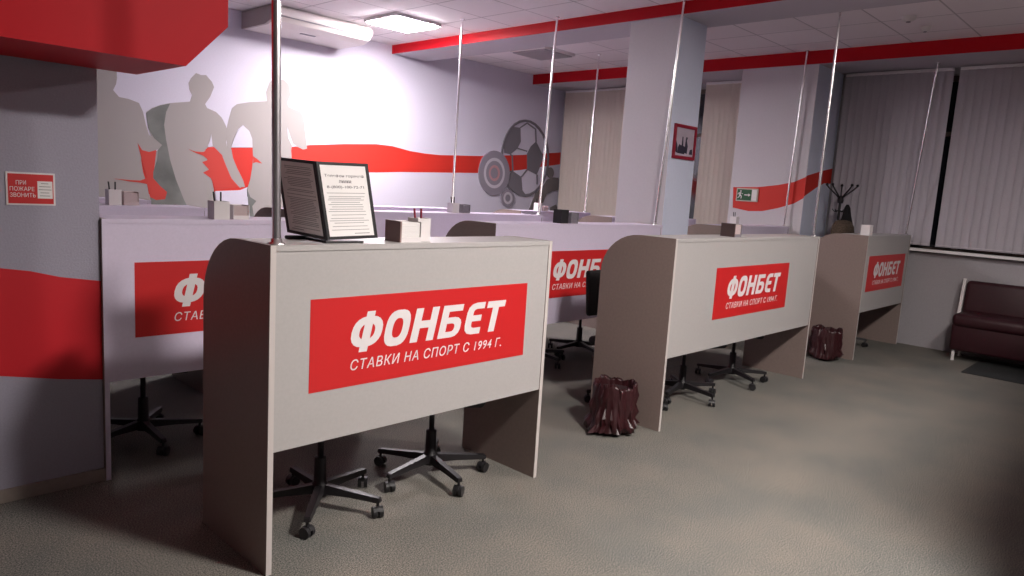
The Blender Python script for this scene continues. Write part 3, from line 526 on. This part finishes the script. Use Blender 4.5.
# ================================================================ office chairs
def make_chair(label):
    t = thing('office_chair', label, 'chair', (0, 0, 0), 0, 'black office chairs at the booth desks')
    b = MB(); b.lathe([(.034, .062), (.038, .075), (.036, .12), (.028, .125), (.0265, .24), (.024, .245), (.014, .246), (.0135, .385), (.035, .387), (.035, .41)], n=20)
    b.build('gas_lift', m_blackm, t)
    for k in range(5):
        a = R(72*k); rot = Matrix.Rotation(a, 4, 'Z')
        b = MB()
        vs = []
        for (r, z0, z1, hw) in ((.02, .075, .118, .021), (.15, .078, .106, .019), (.29, .072, .094, .0165), (.298, .074, .09, .013)):
            vs += [rot @ Vector(p) for p in ((r, -hw, z0), (r, hw, z0), (r, hw*.75, z1), (r, -hw*.75, z1))]
        fs = [(i*4+j, i*4+(j+1) % 4, (i+1)*4+(j+1) % 4, (i+1)*4+j) for i in range(3) for j in range(4)]+[(3, 2, 1, 0), (12, 13, 14, 15)]
        b.add(vs, fs); leg = b.build('base_leg', m_blackm, t)
        b = MB(); sw = Matrix.Translation(rot @ Vector((.285, 0, 0))) @ Matrix.Rotation(a+R(40+67*k), 4, 'Z')
        for s in (-1, 1):
            ring = [(.0255*math.cos(R(20*i)), .026+.0255*math.sin(R(20*i))) for i in range(18)]
            b.prism(ring, 'y', s*.006, s*.023, 0, sw)
        b.prism([(.027*math.cos(R(20*i)), .028+.027*math.sin(R(20*i))) for i in range(1, 9)], 'y', -.007, .007, 0, sw)
        b.tube([sw @ Vector((0, 0, .03)), rot @ Vector((.285, 0, .078))], .007, 8)
        b.build('caster', m_black, leg)
    b = MB(); b.rbox((-.225, -.22, .415), (.225, .22, .48), .03); b.build('seat', m_fabric, t)
    b = MB(); b.box((-.09, -.09, .385), (.09, .12, .415)); b.tube([(0, .08, .40), (0, .26, .405), (0, .295, .44), (0, .285, .70)], .014, 10); b.build('back_support', m_black, t)
    T = Matrix.Translation((0, .275, .60)) @ Matrix.Rotation(R(-6), 4, 'X')
    b = MB(); b.rbox((-.205, -.045, .01), (.205, 0, .34), .022, 0, T); b.build('backrest', m_fabric, t)
    return t
c0 = make_chair('black office chair under the nearest desk, left one of its two')
GC = 'black office chairs at the booth desks'
c0.location = (1.67, 2.72, 0); c0.rotation_euler = (0, 0, R(13))
def seat_at(x, y, ang, label): dup(c0, (x, y, 0), R(ang), label, GC)
seat_at(2.30, 2.70, -28, 'black office chair under the nearest desk, right one of its two')
seat_at(4.25, 2.84, -3, 'black office chair whose backrest peeks out left of the wide front desk')
seat_at(4.76, 2.69, -26, 'black office chair in the middle under the wide front desk')
seat_at(5.56, 2.69, 27, 'black office chair at the right under the wide front desk')
seat_at(1.36, 4.02, -18, 'black office chair under the far left lavender desk')
seat_at(4.58, 4.05, -20, 'black office chair under the second row desk, left one of its pair')
seat_at(5.20, 4.05, 35, 'black office chair under the second row desk, right one of its pair')
seat_at(8.15, 2.75, 10, 'black office chair under the far right front desk')

# ================================================================ waste bins with bag liners
def waste_bin(x, y, label, seed, r=.125, h=.26, drape=1.0):
    t = thing('waste_bin', label, 'waste bin', (x, y, 0), 0, 'small bins lined with burgundy bags')
    b = MB(); b.lathe([(r*.78, 0), (r*.80, .004), (r, h), (r*.96, h), (r*.76, .008), (.01, .008)], n=28); b.build('bucket', m_bin, t)
    rnd = random.Random(seed); n = 72
    ph = [rnd.uniform(0, 6.28) for _ in range(6)]
    prof = [(-.20, .80, 0), (-.05, .94, .2), (.03, 1.02, .6), (.05, 1.05, 1), (.03, 1.10, 1), (-.03, 1.12, 1.2), (-.09, 1.12, 1.6), (-.15, 1.12, 2.1), (-.20, 1.14, 2.8), (-.235, 1.17, 3.2)]
    vs = []; m = len(prof)
    for j, (dz, f, wv) in enumerate(prof):
        for k in range(n):
            a = 2*math.pi*k/n
            fold = .5*math.sin(9*a+ph[0]+j*.35)+.35*math.sin(17*a+ph[1]-j*.5)+.3*math.sin(29*a+ph[2]+j*.9)+.25*rnd.uniform(-1, 1)
            side = max(0, math.cos(a-R(200)))*drape
            low = max(0, (j-4)/5)
            ext = .055*side*low**1.3
            rr = r*f+fold*(.0055*wv+.002)+rnd.uniform(-.005, .005)*wv+ext+.006*wv*math.sin(3*a+dz*60)
            zz = h+dz+(.010*math.sin(3*a+ph[3])+.006*math.sin(8*a+ph[4])+rnd.uniform(-.004, .004))*(1 if j in (2, 3, 4, 5) else .2)
            if j > 5 and side < .3 and drape: zz = zz+(.3-side)*.12*(j-5)/4
            vs.append((rr*math.cos(a), rr*math.sin(a), max(.006, zz)))
    b = MB(); b.add(vs, [(i*n+k, i*n+(k+1) % n, (i+1)*n+(k+1) % n, (i+1)*n+k) for i in range(m-1) for k in range(n)], 0, False)
    o = b.build('bag_liner', m_bag, t)
    so = o.modifiers.new('thickness', 'SOLIDIFY'); so.thickness = .001
    for p in o.data.polygons: p.use_smooth = (p.index*7 % 3 != 0)
waste_bin(3.70, 2.56, 'crumpled burgundy bag in a bin, left of the wide front desk', 3)
waste_bin(7.235, 2.54, 'crumpled burgundy bag in a bin, between the two right front desks', 8, drape=.3)

# ================================================================ things on the desks
GP, GNB, GPEN = 'white pen cups on the desks', 'note paper boxes on the desks', 'pens standing in the desk cups'
def pen_cup(x, y, label, m=m_wp, s=.07, h=.092, pens=2, penm=m_black, plabel=''):
    t = thing('pen_cup', label, 'pen cup', (x, y, ZT), 0, GP); a = s/2; w_ = .003
    b = MB(); b.box((-a, -a, 0), (a, a, .004))
    for p, q in (((-a, -a), (a, -a+w_)), ((-a, a-w_), (a, a)), ((-a, -a+w_), (-a+w_, a-w_)), ((a-w_, -a+w_), (a, a-w_))): b.box((p[0], p[1], .004), (q[0], q[1], h))
    b.build('cup_body', m, t)
    b = MB(); b.box((-a-.0015, -a-.0015, h-.006), (a+.0015, -a, h)); b.build('rim', m, t)
    for k in range(pens):
        dx = -.012+.022*k
        o = thing('pen', plabel+(' leaning left' if k == 0 else ' leaning right'), 'pen', (x+dx, y, ZT+.006), 0, GPEN)
        top = Vector((-.012+.016*k, .008, .132)); b = MB(); b.tube([(0, 0, 0), top*.62], .004, 8); b.build('barrel', penm, o)
        b = MB(); b.tube([top*.62, top], .0046, 8); b.build('cap', penm, o)
def note_box(x, y, label, m=m_wp, pm=m_paper, s=.09, h=.08):
    t = thing('note_box', label, 'note paper box', (x, y, ZT), 0, GNB); a = s/2
    b = MB(); b.box((-a, -a, 0), (a, a, .004)); b.box((-a, -a, .004), (-a+.003, a, h)); b.box((a-.003, -a, .004), (a, a, h)); b.box((-a+.003, a-.003, .004), (a-.003, a, h))
    b.box((-a+.003, -a, .004), (a-.003, -a+.003, .02))
    b.build('holder', m, t)
    b = MB(); rnd = random.Random(int(x*50)); z = .0045
    while z < h*.92:
        j = rnd.uniform(-.002, .002); b.box((-a+.006+j, -a+.005+j, z), (a-.006+j, a-.006, z+.0055)); z += .0065
    b.build('paper_stack', pm, t)
    return t
# nearest desk: paper box with a brown end, white cup
note_box(1.865, 2.43, 'note paper box with a brown end on the nearest desk', m_wp, m_paper, .105, .085)
m_brownd = mat('dark_brown_plastic', (.07, .045, .045), .4)
b = MB(); b.box((-.008, -.055, .0), (-.0005, .050, .088)); o = b.build('box_end', m_brownp); o.parent = bpy.data.objects['note_box']; o.location = (-.0525, 0, 0); o['label'] = 'brown end panel'
pen_cup(1.962, 2.45, 'white pen cup at the right of the nearest desk paper box', pens=2, penm=m_pend, plabel='dark red pen in the nearest desk cup', s=.07, h=.098)
pen_cup(1.605, 3.64, 'white pen cup on the far left lavender desk', pens=2, plabel='black pen in the far left lavender desk cup', s=.08)
note_box(1.715, 3.66, 'small grey note box on the far left lavender desk', m_wp, m_pink, .085, .075)
pen_cup(1.457, 4.77, 'white pen cup leftmost, below the painted player', pens=2, plabel='black pen in the leftmost cup')
note_box(1.553, 4.79, 'pinkish note paper box leftmost, beside the white cup', m_pink, m_pink, .085, .082)
pen_cup(4.20, 4.78, 'white pen cup at the foot of the pole left of the target mural', pens=2, plabel='pen in the third row cup', s=.075, h=.085)
note_box(4.31, 4.77, 'dark grey note box on the long third row desk', m_greyp, m_greyp, .09, .075)
pen_cup(6.25, 5.62, 'white pen cup below the painted football', pens=2, plabel='black pen in the cup below the painted football')
note_box(6.36, 5.63, 'small pinkish note box below the painted football', m_pink, m_pink, .08, .06)
pen_cup(4.30, 3.62, 'black pen cup on the second row desk', m_black, .085, .105, 0)
note_box(4.42, 3.62, 'blue grey note box beside the black cup', m_greyp, m_greyp, .09, .085)
pen_cup(7.14, 3.60, 'white pen cup on the desk below the exit sign', pens=2, plabel='pen in the cup below the exit sign')
nb = note_box(4.83, 2.45, 'note box with a dark brown end on the wide front desk', m_greyp, m_pink, .105, .09)
b = MB(); b.box((-.062, -.056, .0), (-.0535, .053, .095)); o = b.build('box_end', m_brownd); o.parent = nb; o['label'] = 'dark brown end panel'
pen_cup(7.62, 2.42, 'white cup on the far right front desk, before the coat rack', pens=0, s=.085, h=.1)

# flip display on the nearest desk
t = thing('menu_display', 'black two-page table display with printed sheets, standing on the nearest desk', 'table display', (1.472, 2.391, ZT))
h_ = Vector((-.041, .028, .293)); wr = Vector((.235, .006, .006)); wl = Vector((-.035, .231, .010)); S0 = Vector((0, 0, .012))
def page(w_, nrm, lines_seed, big):
    un, uw, uh = nrm.normalized(), w_, h_
    def Q(a, c, d=0): return S0+uw*a+uh*c+un*d
    def slab(bm, a0, c0, a1, c1, d0, d1, mi=0):
        vs = [Q(a0, c0, d0), Q(a1, c0, d0), Q(a1, c1, d0), Q(a0, c1, d0), Q(a0, c0, d1), Q(a1, c0, d1), Q(a1, c1, d1), Q(a0, c1, d1)]
        bm.add(vs, [(0,3,2,1),(4,5,6,7),(0,1,5,4),(1,2,6,5),(2,3,7,6),(3,0,4,7)], mi)
    b = MB(); e = .035
    slab(b, 0, 0, 1, 1, -.003, 0); slab(b, 0, 0, 1, e, 0, .004); slab(b, 0, 1-e*.8, 1, 1, 0, .004); slab(b, 0, e, .055, 1-e*.8, 0, .004); slab(b, .945, e, 1, 1-e*.8, 0, .004)
    fr = b.build('page_frame', m_black, t)
    b = MB(); slab(b, .06, .04, .94, .96, .0005, .0015); sh = b.build('sheet', m_paper, fr)
    rnd = random.Random(lines_seed); b = MB(); c = .90 if not big else .60
    while c > .10:
        i = rnd.uniform(.10, .2); slab(b, i, c, 1-i-rnd.uniform(0, .1), c+.006, .0015, .0018); c -= rnd.choice((.022, .022, .03, .045))
    slab(b, .55, .07, .85, .078, .0015, .0018)
    b.build('print', m_ink, fr)
    if big:
        T0 = Matrix.Identity(4)
        ux, uy = uw.normalized(), uh.normalized()
        for s, a, c, wd, ht in (('Телефон горячей', .12, .80, .76, .046), ('линии:', .38, .735, .25, .036), ('8-(800)-100-72-71', .14, .655, .72, .044)):
            p = Q(a, c, .0017); T0 = Matrix(((ux.x, uy.x, un.x, p.x), (ux.y, uy.y, un.y, p.y), (ux.z, uy.z, un.z, p.z), (0, 0, 0, 1)))
            text_obj('heading', s, 1, m_ink, fr, T0, width=wd*uw.length, height=ht*uh.length, bold=.012)
page(wr, Vector((0, -1, .09)), 4, True)
page(wl, Vector((-1, -.1, -.13)), 9, False)
b = MB(); b.tube([S0+Vector((0, -.003, 0)), S0+h_+Vector((0, -.003, 0))], .006, 8); b.build('spine', m_black, t)
b = MB(); b.rbox((-.075, .16, 0), (.03, .19, .014), .006); b.rbox((.0, .0, 0), (.02, .19, .010), .004); b.rbox((-.012, -.012, 0), (.16, .02, .008), .003); b.build('stand_foot', m_black, t)

# ================================================================ right side: sofa, mat, coat rack
t = thing('sofa', 'dark burgundy leather sofa standing under the grey blinds', 'sofa', (8.42, .74, 0))
b = MB(); b.rbox((.03, -.98, .11), (.45, 1.0, .40), .03); b.build('base', m_sofa, t)
for y0 in (-1.0, 0.005):
    b = MB(); b.rbox((0, y0, .36), (.43, y0+1.0, .50), .055, n=5); b.build('seat_cushion', m_sofa, t)
    T = Matrix.Translation((.36, 0, .47)) @ Matrix.Rotation(R(9), 4, 'Y')
    b = MB(); b.rbox((0, y0, 0), (.12, y0+1.0, .36), .05, 0, T, n=5); b.build('back_cushion', m_sofa, t)
for y0 in (-1.035, 1.005):
    b = MB(); T = Matrix.Translation((.36, 0, .40)) @ Matrix.Rotation(R(9), 4, 'Y'); b.box((.0, y0, .0), (.07, y0+.03, .44), 0, T); b.box((.0, y0, -.28), (.05, y0+.03, .0), 0, T); b.build('side_frame', m_wp, t)
for x in (.08, .40):
    for y in (-.93, .96):
        b = MB(); b.lathe([(.018, 0), (.018, .01), (.015, .015), (.015, .12)], (x, y, 0), n=14); b.build('leg', m_wp, t)
b = MB(); b.rbox((7.9, .2, 0), (8.75, 1.49, .012), .005)
o = b.build('floor_mat', m_mat, origin=(8.3, .9, 0)); tag(o, 'dark flat mat on the carpet in front of the sofa', 'floor mat')
cx, cy = 8.66, 3.08
t = thing('coat_rack', 'black coat rack with curved ball-tipped arms beyond the far right desk', 'coat rack', (cx, cy, 0))
b = MB(); b.tube([(0, 0, .03), (0, 0, 1.61)], .014, 12); b.lathe([(.03, 1.55), (.035, 1.58), (.03, 1.62), (.01, 1.64)], n=14); b.build('pole', m_blackm, t)
for k in range(5):
    a = R(72*k+20); d = Vector((math.cos(a), math.sin(a), 0)); b = MB()
    b.tube([(0, 0, 1.59), d*.06+Vector((0, 0, 1.65)), d*.13+Vector((0, 0, 1.71)), d*.17+Vector((0, 0, 1.75))], .008, 8)
    b.lathe([(.002, -.017), (.012, -.012), (.017, 0), (.012, .012), (.002, .017)], tuple(d*.17+Vector((0, 0, 1.76))), n=12); b.build('arm', m_blackm, t)
    b = MB(); b.tube([(0, 0, 1.47), d*.05+Vector((0, 0, 1.45)), d*.08+Vector((0, 0, 1.48))], .006, 8); b.build('peg', m_blackm, t)
for k in range(4):
    a = R(90*k+45); d = Vector((math.cos(a), math.sin(a), 0)); b = MB()
    b.tube([(0, 0, .25), d*.12+Vector((0, 0, .14)), d*.24+Vector((0, 0, .012))], .011, 8); b.build('foot', m_blackm, t)
m_blackc = mat('black_cloth', (.008, .007, .009), .9)
def hung(name, label, cat, x, y, z1, rings, m, seed):
    rnd = random.Random(seed); n = 26; vs = []; 
    for j, (dz, rx, ry, ox) in enumerate(rings):
        for k in range(n):
            a = 2*math.pi*k/n; q = 1+.09*math.sin(5*a+j*.4)+.06*math.sin(9*a+j)+rnd.uniform(-.03, .03)
            vs.append((ox+rx*q*math.cos(a), ry*q*math.sin(a), dz))
    b = MB(); m_ = len(rings)
    b.add(vs, [(i*n+k, i*n+(k+1) % n, (i+1)*n+(k+1) % n, (i+1)*n+k) for i in range(m_-1) for k in range(n)], 0, True)
    b.add(vs[:n], [tuple(range(n))]); b.add(vs[-n:], [tuple(range(n))])
    o = b.build(name, m); o.location = (x, y, z1); return tag(o, label, cat)
hung('hanging_bag', 'black pointed bag hanging on the coat rack', 'bag', cx+.02, cy-.08, 1.54, [(0, .012, .012, 0), (-.04, .04, .03, 0), (-.12, .075, .04, .01), (-.22, .12, .06, .02), (-.30, .13, .06, .02), (-.34, .10, .04, .02)], m_blackc, 2)
hung('fur_coat', 'brown fur coat bundled on the coat rack behind the far right desk', 'coat', cx-.03, cy-.07, 1.36, [(0, .05, .05, 0), (-.02, .13, .08, .0), (-.07, .17, .105, .0), (-.13, .18, .11, .0), (-.3, .16, .10, 0), (-.6, .15, .10, 0), (-.8, .14, .09, 0)], m_fur, 5)
